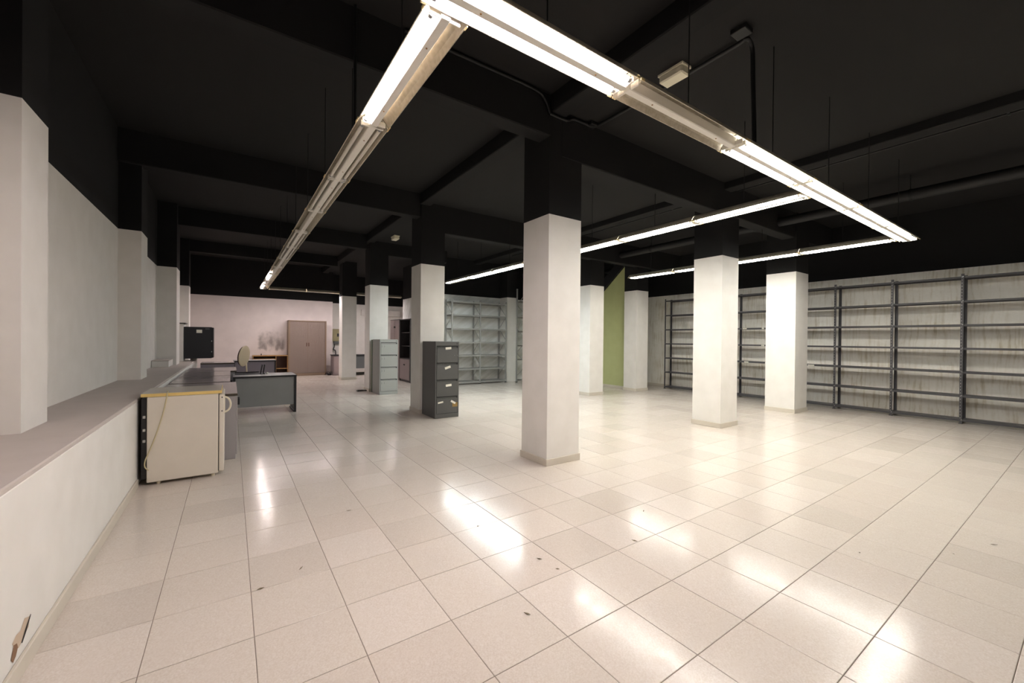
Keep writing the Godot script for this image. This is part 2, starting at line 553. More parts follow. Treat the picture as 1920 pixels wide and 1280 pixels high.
func build_stairs() -> void:
	# a stair rising towards the room: green spandrel wall, black stringer and treads
	var gw := structure("wall_stair")
	var st := SurfaceTool.new()
	st.begin(Mesh.PRIMITIVE_TRIANGLES)
	st.set_smooth_group(-1)
	var slope := (3.50 - 2.87) / (8.55 - 7.78)
	var prof := [[7.70, 0.0], [11.5, 0.0], [11.5, 3.565 - slope * (11.5 - 7.70)], [7.70, 3.565]]
	if prof[2][1] < 0.3: prof = [[7.70, 0.0], [11.5, 0.0], [11.5, 0.3], [7.70 + 3.265 / slope, 0.3], [7.70, 3.565]]
	for sx in [0.0, 0.12]:
		var q := []
		for p in prof: q.append(Vector3(sx, p[1], -p[0]))
		face(st, q, Vector3.LEFT if sx == 0.0 else Vector3.RIGHT)
	for i in prof.size():
		var a: Array = prof[i]
		var b: Array = prof[(i + 1) % prof.size()]
		var e := Vector3(0, b[1] - a[1], -(b[0] - a[0]))
		face(st, [Vector3(0, a[1], -a[0]), Vector3(0.12, a[1], -a[0]), Vector3(0.12, b[1], -b[0]), Vector3(0, b[1], -b[0])], e.cross(Vector3.RIGHT) * -1.0)
	st.generate_normals()
	put(gw, "spandrel", st.commit(), M["green"], P(9.25, 0, 0))
	block(gw, "skirting", M["skirting"], 9.238, 9.25, 0, 0.07, 7.70, 11.4, 0.002)
	var o := thing("staircase", "black steel staircase rising above the green wall", "staircase", P(9.3, 2.8, 8.4))
	var ang := atan(slope)
	var L := 4.0
	var mid_d := 7.90 + cos(ang) * L / 2 - 0.1
	var mid_y := 3.565 + 0.10 - sin(ang) * L / 2 - 0.02
	for x in [9.2, 10.5]:
		var s := put(o, "stringer", cbox(0.05, 0.26, L, 0.004), M["trim_black"], P(x, mid_y, mid_d))
		s.rotation.x = -ang
		s.rotation.x = ang * -1.0
	for k in 9:
		var d := 7.75 + k * 0.25
		var y := 3.75 - slope * (k * 0.25) + 0.04
		block(o, "tread", M["trim_black"], 9.2, 10.5, y, y + 0.04, d, d + 0.27, 0.003)

# ------------------------------------------------------------------ lamps
const FIX_L := 1.19
var refl_mesh: Mesh

func fixture(called_label: String, group: String, x: float, d: float, along_x: bool, lit: Array, ceil_y: float, tint: Color, length := FIX_L, rod := true) -> void:
	# lit: for the two tubes (-z side, +z side of the fitting): 2 burning, 1 dead tube, 0 empty
	var o := Node3D.new()
	o.name = numbered("fluorescent_light")
	add_child(o, true)
	o.position = P(x, LAMP_Y, d)
	if not along_x: o.rotation.y = PI / 2
	tag(o, called_label, "light", group)
	var add := func(called: String, mesh: Mesh, m: Material, at: Vector3) -> MeshInstance3D:
		var mi := MeshInstance3D.new()
		mi.name = called
		mi.mesh = mesh
		mi.material_override = m
		o.add_child(mi, true)
		mi.position = at
		return mi
	add.call("housing", cbox(length - 0.004, 0.07, 0.05, 0.005), M["enamel"], Vector3(0, 0.015, 0))
	if refl_mesh == null:
		refl_mesh = extrude([Vector2(-0.026, 0.072), Vector2(0.026, 0.072), Vector2(0.062, 0.052), Vector2(0.088, 0.024), Vector2(0.103, -0.008), Vector2(0.108, -0.008), Vector2(0.108, -0.004), Vector2(0.092, 0.027), Vector2(0.064, 0.056), Vector2(0.027, 0.076), Vector2(-0.027, 0.076), Vector2(-0.064, 0.056), Vector2(-0.092, 0.027), Vector2(-0.108, -0.004), Vector2(-0.108, -0.008), Vector2(-0.103, -0.008), Vector2(-0.088, 0.024), Vector2(-0.062, 0.052)], 1.0)
	var rf: MeshInstance3D = add.call("reflector", refl_mesh, M["reflector"], Vector3.ZERO)
	rf.scale.x = length - 0.003
	for e in [-1.0, 1.0]:
		add.call("lampholder", cbox(0.012, 0.035, 0.155, 0.003), M["enamel"], Vector3(e * (length / 2 - 0.018), 0.0, 0))
		add.call("joint_clip", cbox(0.03, 0.014, 0.006, 0.001), M["clip"], Vector3(e * (length / 2 - 0.015), -0.004, 0.109))
		add.call("joint_clip", cbox(0.03, 0.014, 0.006, 0.001), M["clip"], Vector3(e * (length / 2 - 0.015), -0.004, -0.109))
	for e in [-0.3, 0.3]:
		var s: MeshInstance3D = add.call("screw", cyl(0.005, 0.004, 8), M["screw"], Vector3(e * length, -0.021, 0))
	if rod:
		for b in [[3.43, 3.66, 3.585, 3.40], [7.12, 7.32, 3.60, 3.37], [10.73, 10.93, 3.65, 3.55], [14.2, 14.4, 3.70, 9.0]]:
			if not along_x and d > b[0] and d < b[1]: ceil_y = minf(ceil_y, b[2] if x < 2.83 else b[3])
		var hgt := ceil_y - LAMP_Y - 0.074
		add.call("suspension_rod", cyl(0.004, hgt, 6), M["wire"], Vector3(0.02, 0.074 + hgt / 2, 0))
	for k in 2:
		if lit[k] == 0: continue
		var z := -0.06 if k == 0 else 0.06
		var tl := length - 0.06
		var tm: Material = M["dead_tube"]
		if lit[k] == 2:
			var key := "tube_%s" % tint.to_html()
			if not M.has(key):
				var mm := mat(rgb8(245, 245, 240), 0.3)
				mm.emission_enabled = true
				mm.emission = tint
				mm.emission_energy_multiplier = TUBE_GLOW * power.get(tint, 1.0)
				M[key] = mm
			tm = M[key]
		var tb: MeshInstance3D = add.call("tube", cyl(0.0135, tl, 14), tm, Vector3(0, -0.002, z))
		tb.rotation.z = PI / 2
		for e in [-1.0, 1.0]:
			var cp: MeshInstance3D = add.call("end_cap", cyl(0.0142, 0.022, 14), M["cap"], Vector3(e * (tl / 2 - 0.011), -0.002, z))
			cp.rotation.z = PI / 2
		if lit[k] == 2:
			var a := AreaLight3D.new()
			a.name = "tube_light"
			a.area_size = Vector2(tl - 0.05, 0.026)
			a.light_color = tint
			a.light_energy = TUBE_POWER * power.get(tint, 1.0)
			a.area_range = 40.0
			a.shadow_enabled = true
			o.add_child(a, true)
			a.position = Vector3(0, -0.0165, z)
			a.rotation.x = -PI / 2

var power := {}
const TUBE_GLOW := 34.0
const TUBE_POWER := 0.15

func build_lamps() -> void:
	# three kinds of tube, of different age: pinkish, plain white and cold white
	var pink := Color(1.0, 0.95, 0.955)
	var warm := Color(1.0, 0.995, 0.975)
	var cool := Color(0.95, 0.99, 1.0)
	power = {pink: 1.5, warm: 0.76, cool: 1.7}
	# row across the front, along x at d = 1.62
	var front := "front row of hanging fluorescent battens"
	var lits := [[2, 2], [0, 0], [2, 2], [2, 2], [2, 2], [2, 2]]
	for k in 6:
		var xm := 0.675 + 1.235 * (k + 0.5)
		var lab: String = "burning front-row batten, %s after the batten without tubes" % ["", "", "first", "second", "third", "fourth and last"][k]
		if k == 0: lab = "burning twin-tube batten at the corner where two lamp rows meet"
		if k == 1: lab = "hanging batten with no tubes, between burning battens of the same row"
		fixture(lab, front if k > 1 else "", xm, 1.62, true, lits[k], CEIL_L if xm < 2.83 else CEIL_R, pink if k == 0 else warm, 1.225)
	# row over the left half, along d at x = 0.81
	var lefts := [[2, 0], [1, 1], [1, 1], [0, 0], [1, 1], [1, 1], [0, 0], [0, 0], [2, 0], [0, 0], [2, 0]]
	for k in 11:
		var lab: String = "batten with two dead tubes, %s from the burning corner of the left lamp row" % ["", "first", "second", "third", "fourth", "fifth", "sixth", "seventh", "eighth", "ninth", "tenth"][k]
		var grp := "dead battens of the left row"
		if lefts[k][0] == 0:
			lab = "batten without tubes, %s from the burning corner of the left lamp row" % ["", "first", "second", "third", "fourth", "fifth", "sixth", "seventh", "eighth", "ninth", "tenth"][k]
			grp = "empty battens of the left row"
		if k == 0:
			lab = "batten with one burning tube at the corner end of the left row"
			grp = ""
		elif lefts[k][0] == 2:
			lab = "batten with one burning tube, %s of the left lamp row" % ("third from the back end" if k == 8 else "at the back end")
			grp = "burning battens at the back of the left row"
		fixture(lab, grp, 0.81, 1.73 + 1.185 * (k + 0.5), false, lefts[k], CEIL_L, pink, 1.175)
	# middle row along d at x = 4.8
	for k in 7:
		var lab: String = "burning batten of the row behind the lone front column, %s from the front lamp row" % ["first", "second", "third", "fourth", "fifth", "sixth", ""][k]
		var lit := [2, 2]
		var grp := "middle row of burning battens"
		if k == 6:
			lit = [2, 0]
			lab = "last batten of the middle row, one tube burning, near the galvanised rack"
			grp = ""
		fixture(lab, grp, 4.8, 1.735 + 1.187 * (k + 0.5), false, lit, CEIL_R, cool if k > 3 else warm, 1.18)
	# right row along d at x = 7.87
	for k in 4:
		fixture("burning batten of the short row between right-hand columns, %s from the front lamp row" % ["first", "second", "third", "fourth"][k], "short right row of burning battens", 7.87, 1.735 + 1.18 * (k + 0.5), false, [2, 2], CEIL_R, warm, 1.175)
	# row across the back along x at d = 14.65
	for k in 4:
		var xm := 0.95 + 1.05 * (k + 0.5)
		fixture("burning batten in the row by the back wall, %s from the left lamp row" % ["first", "second", "third", "fourth"][k], "back row of burning battens", xm, 14.72, true, [2, 0], CEIL_L if xm < 2.83 else CEIL_R, pink, 1.04, false)

func build_services() -> void:
	# big pipe under the right ceiling
	var pipe := thing("ceiling_pipe", "thick black pipe running under the ceiling beside the dark shelving", "pipe", P(8.3, 3.58, 4))
	var pm := put(pipe, "pipe", cyl(0.08, 14.4, 20), M["duct"], P(8.3, 3.58, 4.2))
	pm.rotation.x = PI / 2
	for d in [-0.6, 1.66, 4.2, 6.2]:
		block(pipe, "hanger", M["wire"], 8.29, 8.31, 3.65, CEIL_R, d, d + 0.008, 0.001)
		var ring := put(pipe, "pipe_collar", cyl(0.086, 0.03, 20), M["wire"], P(8.3, 3.58, d))
		ring.rotation.x = PI / 2
	# pair of conduits
	for k in 2:
		var c := thing("ceiling_conduit", ("thin black ceiling conduit, the one of its pair %s the thick pipe" % ["farther from", "nearer to"][k]), "conduit", P(6.78 + k * 0.07, 3.84, 3), "pair of ceiling conduits")
		var cm := put(c, "conduit", cyl(0.012, 13.0, 8), M["conduit"], P(6.78 + k * 0.07, 3.845, 3.5))
		cm.rotation.x = PI / 2
		for d in [-1.0, 0.6, 2.2, 4.6, 6.0]:
			block(c, "saddle", M["conduit"], 6.755 + k * 0.07, 6.805 + k * 0.07, 3.83, CEIL_R, d, d + 0.02, 0.001)
	# emergency light with its conduit and drop
	var em := thing("emergency_light", "yellowed emergency light box on the black ceiling near the lamp corner", "light", P(3.37, 3.84, 2.3))
	block(em, "base", M["cream"], 3.30, 3.44, 3.855, CEIL_R, 2.16, 2.42, 0.004)
	block(em, "diffuser", M["cream"], 3.305, 3.435, 3.79, 3.857, 2.17, 2.41, 0.012)
	var em2 := thing("emergency_light", "small emergency light on the ceiling above the light grey filing cabinet", "light", P(3.3, 3.84, 9.9))
	block(em2, "base", M["cream"], 3.24, 3.38, 3.855, CEIL_R, 9.78, 10.04, 0.004)
	block(em2, "diffuser", M["cream"], 3.245, 3.375, 3.79, 3.857, 9.79, 10.03, 0.012)
	var runs := [
		["black cable clipped along the left face of the front ceiling beam", [P(1.2, 3.99, 3.40), P(2.0, 3.99, 3.40), P(2.6, 3.985, 3.40), P(2.74, 3.92, 3.40), P(2.79, 3.83, 3.40), P(2.80, 3.80, 3.40)]],
		["short black cable link passing under the lengthwise beam at the lone column", [P(2.80, 3.80, 3.40), P(2.92, 3.796, 3.40), P(3.05, 3.80, 3.40)]],
		["black cable run from the lone column to a drop above the front lamp row", [P(3.055, 3.80, 3.40), P(3.14, 3.845, 3.402), P(3.30, 3.848, 3.395), P(3.44, 3.848, 3.38), P(3.47, 3.848, 3.2), P(3.47, 3.848, 2.6), P(3.46, 3.848, 1.8), P(3.45, 3.853, 1.70), P(3.50, 3.84, 1.68), P(3.545, 3.76, 1.68), P(3.55, 3.5, 1.675), P(3.55, 3.2, 1.665), P(3.55, 2.96, 1.66)]],
	]
	var cd: Node3D
	for r in runs:
		var base: Vector3 = r[1][0]
		cd = thing("cable_conduit", r[0], "cable", base)
		var rel := []
		for p in smooth_path(r[1]): rel.append(p - base)
		put(cd, "cable", tube_mesh(rel, 0.018), M["conduit"], base)
	block(cd, "junction_box", M["conduit"], 3.36, 3.47, 3.835, CEIL_R - 0.001, 3.33, 3.42, 0.004)
	block(cd, "junction_box", M["conduit"], 3.30, 3.42, 3.84, CEIL_R - 0.001, 1.62, 1.74, 0.004)
	var dr := thing("cable_drop", "black power cable dropping from the beam to the left lamp row", "cable", P(0.80, 3.4, 3.40))
	put(dr, "cable", cyl(0.012, 1.06, 8), M["conduit"], P(0.80, 3.485, 3.40))

# ------------------------------------------------------------------ furniture
func filing_cabinet(label: String, x0: float, x1: float, h: float, d0: float, d1: float, m: Material, dark: bool) -> void:
	var o := thing("filing_cabinet", label, "cabinet", P((x0 + x1) / 2, 0, (d0 + d1) / 2))
	block(o, "body", m, x0, x1, 0, h, d0 + 0.02, d1, 0.006)
	# front frame
	block(o, "plinth", m, x0, x1, 0, 0.075, d0, d0 + 0.022, 0.003)
	block(o, "top_rail", m, x0, x1, h - 0.075, h, d0, d0 + 0.022, 0.003)
	block(o, "stile", m, x0, x0 + 0.022, 0.07, h - 0.07, d0, d0 + 0.022, 0.002)
	block(o, "stile", m, x1 - 0.022, x1, 0.07, h - 0.07, d0, d0 + 0.022, 0.002)
	block(o, "recess", M["shadow_gap"], x0 + 0.02, x1 - 0.02, 0.07, h - 0.07, d0 + 0.016, d0 + 0.021, 0.001)
	var step := (h - 0.155) / 4.0
	for k in 4:
		var y := 0.08 + k * step
		var dw := block(o, "drawer", m, x0 + 0.025, x1 - 0.025, y, y + step - 0.034, d0 - 0.004, d0 + 0.016, 0.003)
		block(dw, "handle", m, x0 + 0.025, x1 - 0.025, y + step - 0.03, y + step - 0.014, d0 + 0.002, d0 + 0.014, 0.003)
		block(dw, "catch", M["trim_black"], x1 - 0.05, x1 - 0.028, y + step - 0.034, y + step - 0.006, d0 - 0.004, d0 + 0.01, 0.002)
		if not dark:
			for q in [0.05, 0.11]:
				block(dw, "label_slot", M["vent"], x0 + q, x0 + q + 0.006, y + step * 0.60, y + step * 0.76, d0 - 0.0055, d0 - 0.003, 0.0005)
	block(o, "lock", M["trim_black"], x1 - 0.05, x1 - 0.035, h - 0.045, h - 0.03, d0 - 0.006, d0 + 0.002, 0.001)
	if dark:
		var st := [[0.24, 1.21, 0.11, 0.04, 5.0], [0.23, 0.875, 0.11, 0.04, 17.0], [0.25, 0.565, 0.11, 0.04, 5.0], [0.10, 0.275, 0.10, 0.028, 9.0], [0.34, 0.265, 0.10, 0.035, -30.0]]
		for s in st:
			var q := put(o, "sticker", cbox(s[2], s[3], 0.0012, 0.0003), M["paper"], P(x0 + s[0], s[1], d0 - 0.0052))
			q.rotation.z = deg_to_rad(s[4])
		put(o, "sticker", cbox(0.10, 0.075, 0.001, 0.0003), M["card_brown"], P(x0 + 0.375, 0.22, d0 - 0.0048))
		for q in [0.36, 0.42]:
			put(o, "rivet", cyl(0.005, 0.004, 8), M["bolt"], P(x0 + q, 1.085, d0 - 0.005)).rotation.x = PI / 2

func rack_run() -> void:
	# long bolted rack against the right wall
	var posts := [7.24, 6.24, 5.245, 4.22, 3.20, 2.31, 1.405, 0.49, -0.42]
	var levels := [0.075, 0.49, 0.90, 1.31, 1.715, 2.125, 2.54]
	var xf := 10.37
	var xr := 10.67
	var o := thing("metal_shelving", "long dark grey bolted steel shelving run along the stained right wall", "shelving", P(10.5, 0, 3.4))
	var slot := cbox(0.004, 0.012, 0.008, 0.001)
	for p in posts.size():
		var d: float = posts[p]
		for x in [xf, xr]:
			var po := block(o, "post", M["dark_steel"], x - 0.002, x + 0.002, 0, 2.585, d - 0.02, d + 0.02, 0.001)
			block(po, "post_flange", M["dark_steel"], minf(x, x + (0.036 if x == xf else -0.036)), maxf(x, x + (0.036 if x == xf else -0.036)), 0, 2.585, d + 0.016, d + 0.02, 0.001)
			if x == xf:
				for k in 46:
					if p >= 4:
						put(po, "hole", slot, M["bolt"], P(x - 0.0025, 0.10 + k * 0.054, d + 0.006))
				for y in levels:
					put(po, "bolt", cyl(0.006, 0.006, 6), M["bolt"], P(x - 0.004, y - 0.005, d - 0.008)).rotation.z = PI / 2
			block(po, "foot", M["dark_steel"], x - 0.02, x + 0.03, 0, 0.012, d - 0.025, d + 0.025, 0.002)
	for p in posts.size() - 1:
		var a: float = posts[p + 1]
		var b: float = posts[p]
		for y in levels:
			var s := block(o, "shelf", M["dark_steel2"], xf + 0.004, xr - 0.004, y - 0.004, y, a + 0.006, b - 0.006, 0.001)
			block(s, "front_lip", M["dark_steel"], xf + 0.003, xf + 0.006, y - 0.034, y, a + 0.006, b - 0.006, 0.001)
			block(s, "rear_lip", M["dark_steel"], xr - 0.006, xr - 0.003, y - 0.034, y, a + 0.006, b - 0.006, 0.001)
	# paper labels stuck to the shelf lips
	for q in [[1.715, 5.02, 0.10], [1.715, 4.60, 0.05], [1.715, 4.42, 0.1], [1.715, 4.27, 0.1], [1.715, 4.12, 0.11], [1.31, 5.20, 0.06], [1.31, 4.60, 0.07], [1.31, 4.06, 0.08], [0.90, 4.97, 0.10], [0.90, 4.50, 0.09], [0.49, 4.42, 0.12], [0.90, 3.62, 0.12], [1.715, 5.22, 0.06]]:
		block(o, "paper_label", M["paper"], xf + 0.0005, xf + 0.0028, q[0] - 0.03, q[0] - 0.004, q[1] - q[2] / 2, q[1] + q[2] / 2, 0.0003)

func brace(parent: Node, m: Material, a: Vector3, b: Vector3) -> void:
	var mi := put(parent, "brace", tube_mesh([Vector3.ZERO, b - a], 0.008, 6), m, a)
	mi.name = "brace"

func galv_rack(label: String, xs: Array, d0: float, d1: float, h: float, levels: Array) -> void:
	var o := thing("metal_shelving", label, "shelving", P((xs[0] + xs[-1]) / 2, 0, (d0 + d1) / 2))
	for x in xs:
		for d in [d0, d1]:
			var po := block(o, "post", M["galv"], x - 0.022, x + 0.022, 0.0, h, d - 0.018, d + 0.018, 0.004)
			block(po, "foot", M["trim_black"], x - 0.03, x + 0.03, 0, 0.02, d - 0.025, d + 0.025, 0.003)
		var y := 0.2
		var fl := false
		while y < h - 0.35:
			brace(o, M["galv"], P(x, y, d0 if fl else d1), P(x, y + 0.38, d1 if fl else d0))
			y += 0.38
			fl = not fl
	for i in xs.size() - 1:
		for y in levels:
			var s := block(o, "shelf", M["galv"], xs[i] + 0.024, xs[i + 1] - 0.024, y - 0.006, y, d0 - 0.005, d1 + 0.005, 0.001)
			block(s, "front_lip", M["galv"], xs[i] + 0.024, xs[i + 1] - 0.024, y - 0.045, y, d0 - 0.016, d0 - 0.006, 0.002)
			block(s, "rear_lip", M["galv"], xs[i] + 0.024, xs[i + 1] - 0.024, y - 0.045, y, d1 + 0.006, d1 + 0.014, 0.002)

func build_fridge() -> void:
	var o := thing("fridge", "cream under-counter fridge with yellow-edged top beside the low wall", "fridge", P(-0.36, 0, 5.2))
	var d0 := 4.95
	var d1 := 5.50
	block(o, "body", M["fridge"], -0.63, -0.10, 0.03, 0.815, d0, d1, 0.006)
	var top := block(o, "worktop", M["fridge_lid"], -0.67, -0.075, 0.822, 0.846, d0 + 0.004, d1, 0.003)
	block(top, "edge_band", M["yellow_edge"], -0.672, -0.073, 0.816, 0.845, d0 - 0.004, d0 + 0.004, 0.002)
	block(top, "edge_band", M["yellow_edge"], -0.080, -0.072, 0.816, 0.845, d0, d1, 0.002)
	block(o, "back_frame", M["trim_black"], -0.672, -0.632, 0.06, 0.80, d0 + 0.02, d1 - 0.02, 0.004)
	for y in [0.62, 0.50, 0.40]:
		block(o, "bracket", M["bolt"], -0.66, -0.64, y, y + 0.025, d0 + 0.008, d0 + 0.022, 0.002)
	block(o, "seal", M["trim_black"], -0.102, -0.094, 0.05, 0.80, d0 + 0.01, d1 - 0.01, 0.001)
	var door := block(o, "door", M["fridge"], -0.094, -0.052, 0.045, 0.805, d0 + 0.002, d1 - 0.002, 0.008)
	var hl := []
	for k in 17:
		var a := PI * k / 16.0
		hl.append(Vector3(0.052 * sin(a), 0.075 * cos(a), 0))
	put(door, "handle", tube_mesh(hl, 0.009, 8), M["cream"], P(-0.052, 0.70, d0 + 0.03))
	block(door, "handle_plate", M["cream"], -0.056, -0.046, 0.61, 0.79, d0 + 0.015, d0 + 0.045, 0.003)
	for y in [0.775, 0.64]:
		put(door, "screw", cyl(0.006, 0.004, 8), M["trim_black"], P(-0.07, y, d0 + 0.001)).rotation.x = PI / 2
	for x in [-0.55, -0.14]:
		for d in [d0 + 0.05, d1 - 0.05]:
			put(o, "foot", cyl(0.016, 0.035, 10), M["cream"], P(x, 0.0155, d))
	# its mains lead hanging over the side
	var pts := []
	for q in [[-0.50, 0.853, 5.08], [-0.483, 0.853, 4.98], [-0.485, 0.846, 4.935], [-0.49, 0.80, 4.935], [-0.515, 0.66, 4.94], [-0.56, 0.48, 4.94], [-0.61, 0.32, 4.94], [-0.638, 0.24, 4.94], [-0.64, 0.18, 4.945], [-0.615, 0.145, 4.95]]:
		pts.append(P(q[0], q[1], q[2]) - P(-0.36, 0, 5.2))
	put(o, "power_cord", tube_mesh(smooth_path(pts), 0.005, 6), M["cable_cream"], P(-0.36, 0, 5.2))

func low_cabinet(label: String, x0: float, x1: float, d0: float, d1: float, h: float, side: Material, grp := "") -> Node3D:
	var o := thing("low_cabinet", label, "cabinet", P((x0 + x1) / 2, 0, (d0 + d1) / 2), grp)
	block(o, "body", side, x0, x1 - 0.012, 0.0, h - 0.03, d0 + 0.004, d1 - 0.004, 0.003)
	var t := block(o, "top", M["lam_top"], x0, x1 + 0.004, h - 0.03, h, d0, d1, 0.003)
	block(t, "edge_band", M["brown_edge"], x0, x1 + 0.004, h - 0.03, h - 0.003, d0 - 0.003, d0 + 0.001, 0.001)
	var n := 2 if d1 - d0 > 0.9 else 1
	for k in n:
		var a := d0 + 0.008 + (d1 - d0 - 0.016) / n * k
		var b := d0 + 0.008 + (d1 - d0 - 0.016) / n * (k + 1)
		var dr := block(o, "door", side, x1 - 0.012, x1 + 0.004, 0.05, h - 0.036, a + 0.002, b - 0.002, 0.003)
		var hd := (b - 0.06) if k == 0 else (a + 0.06)
		block(dr, "handle", M["trim_black"], x1 + 0.004, x1 + 0.034, 0.52, 0.60, hd - 0.008, hd + 0.008, 0.003)
	return o

func desk(label: String, x0: float, x1: float, d0: float, d1: float, h: float, panel: Material) -> void:
	var o := thing("desk", label, "desk", P((x0 + x1) / 2, 0, (d0 + d1) / 2))
	var t := block(o, "desktop", M["desk_top"], x0, x1, h - 0.026, h, d0, d1, 0.003)
	block(t, "edge_band", M["trim_black"], x0, x1, h - 0.03, h - 0.002, d0 - 0.006, d0 + 0.001, 0.001)
	block(t, "edge_band", M["trim_black"], x1 - 0.001, x1 + 0.005, h - 0.03, h - 0.002, d0, d1, 0.001)
	block(o, "modesty_panel", panel, x0 + 0.02, x1 - 0.035, 0.145, h - 0.03, d0 + 0.012, d0 + 0.03, 0.002)
	for x in [x0 + 0.018, x1 - 0.018]:
		var l := block(o, "leg_panel", M["desk_grey"], x - 0.015, x + 0.015, 0.0, h - 0.026, d0 + 0.01, d1 - 0.03, 0.002)
		block(l, "edge_band", M["trim_black"], x - 0.018, x + 0.018, 0.0, h - 0.026, d0 - 0.006, d0 + 0.012, 0.002)
		block(l, "foot", M["trim_black"], x - 0.03, x + 0.02, 0.0, 0.03, d0 + 0.01, d1 - 0.05, 0.004)

func swivel_chair() -> void:
	var c := P(0.10, 0, 12.15)
	var o := thing("office_chair", "beige-backed swivel chair with brown seat behind the grey desk", "chair", c)
	for k in 5:
		var a := TAU * k / 5.0 + 0.3
		var e := Vector3(cos(a) * 0.27, 0.06, sin(a) * 0.27)
		var lg := put(o, "leg", tube_mesh([Vector3(0, 0.09, 0), e * 0.6 + Vector3(0, 0.035, 0), e], 0.017, 8), M["trim_black"], c)
		put(lg, "caster", cyl(0.028, 0.03, 12), M["trim_black"], c + Vector3(e.x, 0.028, e.z)).rotation.x = PI / 2
	put(o, "gas_lift", cyl(0.025, 0.32, 12), M["cap"], c + Vector3(0, 0.25, 0))
	# seat: domed cushion
	var seat := SphereMesh.new()
	seat.radius = 0.5; seat.height = 1.0; seat.radial_segments = 24; seat.rings = 12
	var s := put(o, "seat", seat, M["brown_fabric"], c + Vector3(-0.03, 0.45, 0))
	s.scale = Vector3(0.48, 0.10, 0.47)
	# back: rounded shell, cushion on the far side
	var b := put(o, "backrest", seat, M["beige"], c + Vector3(0.20, 0.90, 0))
	b.scale = Vector3(0.09, 0.52, 0.44)
	b.rotation.z = deg_to_rad(-7)
	var b2 := put(o, "back_cushion", seat, M["brown_fabric"], c + Vector3(0.165, 0.90, 0))
	b2.scale = Vector3(0.085, 0.48, 0.41)
	b2.rotation.z = deg_to_rad(-7)
	put(o, "back_bar", tube_mesh([Vector3(0.0, 0.40, 0), Vector3(0.2, 0.42, 0), Vector3(0.26, 0.50, 0), Vector3(0.25, 0.72, 0)], 0.018, 8), M["beige"], c)
	o.rotation.y = -0.55

func build_left_furniture() -> void:
	build_fridge()
	low_cabinet("low pink-grey office cabinet beside the fridge with brown-edged top", -0.68, 0.06, 5.55, 6.95, 0.74, M["lam_side"])
	low_cabinet("narrower low cabinet next after the one beside the fridge", -0.68, -0.01, 7.06, 8.14, 0.74, M["lam_side"])
	low_cabinet("low cabinet standing against the end of the grey desk", -0.68, -0.01, 8.2, 9.22, 0.74, M["lam_side"])
	low_cabinet("low cabinet beyond the grey desk, below the black wall rack", -0.68, 0.085, 9.28, 10.35, 0.74, M["lam_side"])
	var c5 := low_cabinet("purple-grey low cabinet between the black wall rack and the office chair", -0.55, 0.06, 11.2, 11.75, 0.79, M["desk_purple"])
	desk("grey desk with black edging and modesty panel facing the tiles", 0.03, 1.0, 8.47, 9.15, 0.685, M["desk_grey"])
	desk("farther purple-grey desk with black edging by the back wall", 0.05, 1.03, 13.0, 13.6, 0.74, M["desk_purple"])
	swivel_chair()
	# things on the grey desk
	var kt := thing("keyboard_tray", "long black tray lying on the grey desk", "tray", P(0.26, 0.685, 9.0))
	block(kt, "base", M["trim_black"], 0.06, 0.44, 0.685, 0.70, 8.92, 9.10, 0.003)
	block(kt, "rim", M["trim_black"], 0.06, 0.44, 0.70, 0.722, 9.085, 9.10, 0.002)
	var fh := thing("file_holder", "black two-bladed file holder standing on the grey desk", "holder", P(0.47, 0.685, 8.95))
	block(fh, "base", M["trim_black"], 0.44, 0.53, 0.685, 0.70, 8.88, 9.02, 0.003)
	for q in [0.46, 0.50]:
		put(fh, "blade", cbox(0.014, 0.17, 0.12, 0.003), M["trim_black"], P(q + 0.01, 0.775, 8.95)).rotation.z = deg_to_rad(-8)
	var cp := thing("crumpled_paper", "small crumpled white paper on the grey desk", "paper", P(0.56, 0.70, 8.9))
	var ico := SphereMesh.new()
	ico.radius = 0.022; ico.height = 0.034; ico.radial_segments = 7; ico.rings = 4
	put(cp, "paper", ico, M["paper"], P(0.56, 0.70, 8.9))
	# black wall rack at the end of the ledge
	var bx := thing("wall_box", "tall white cable box standing on the ledge against the wall", "box", P(-1.05, 0.8, 12.2))
	block(bx, "body", M["white2"], -1.2, -0.90, 0.80, 1.66, 12.0, 12.44, 0.005)
	block(bx, "lid", M["hutch"], -1.2, -0.86, 1.66, 1.685, 11.98, 12.44, 0.003)
	var rk := thing("wall_rack", "black network rack cabinet with a white sticker, above the ledge end", "cabinet", P(-0.62, 0.86, 12.25))
	block(rk, "body", M["rack"], -0.895, -0.375, 0.86, 1.595, 12.0, 12.55, 0.006)
	block(rk, "door_frame", M["trim_black"], -0.375, -0.345, 0.87, 1.585, 12.0, 12.55, 0.004)
	block(rk, "sticker", M["paper"], -0.665, -0.56, 1.455, 1.53, 11.997, 12.001, 0.0005)
	for k in 3:
		block(rk, "vent_slot", M["vent"], -0.50, -0.42, 1.535 + k * 0.013, 1.542 + k * 0.013, 11.997, 12.001, 0.0005)
	for y in [1.25, 1.0]:
		block(rk, "hinge", M["bolt"], -0.385, -0.37, y, y + 0.03, 11.994, 12.002, 0.001)
	var wb := thing("white_block", "low white plaster block lying on the ledge before the third pilaster", "block", P(-1.08, 0.8, 10.2))
	block(wb, "body", M["white2"], -1.195, -0.95, 0.80, 0.915, 9.85, 10.5, 0.006)
	block(wb, "lid", M["ledge"], -1.195, -0.945, 0.915, 0.925, 9.845, 10.5, 0.002)

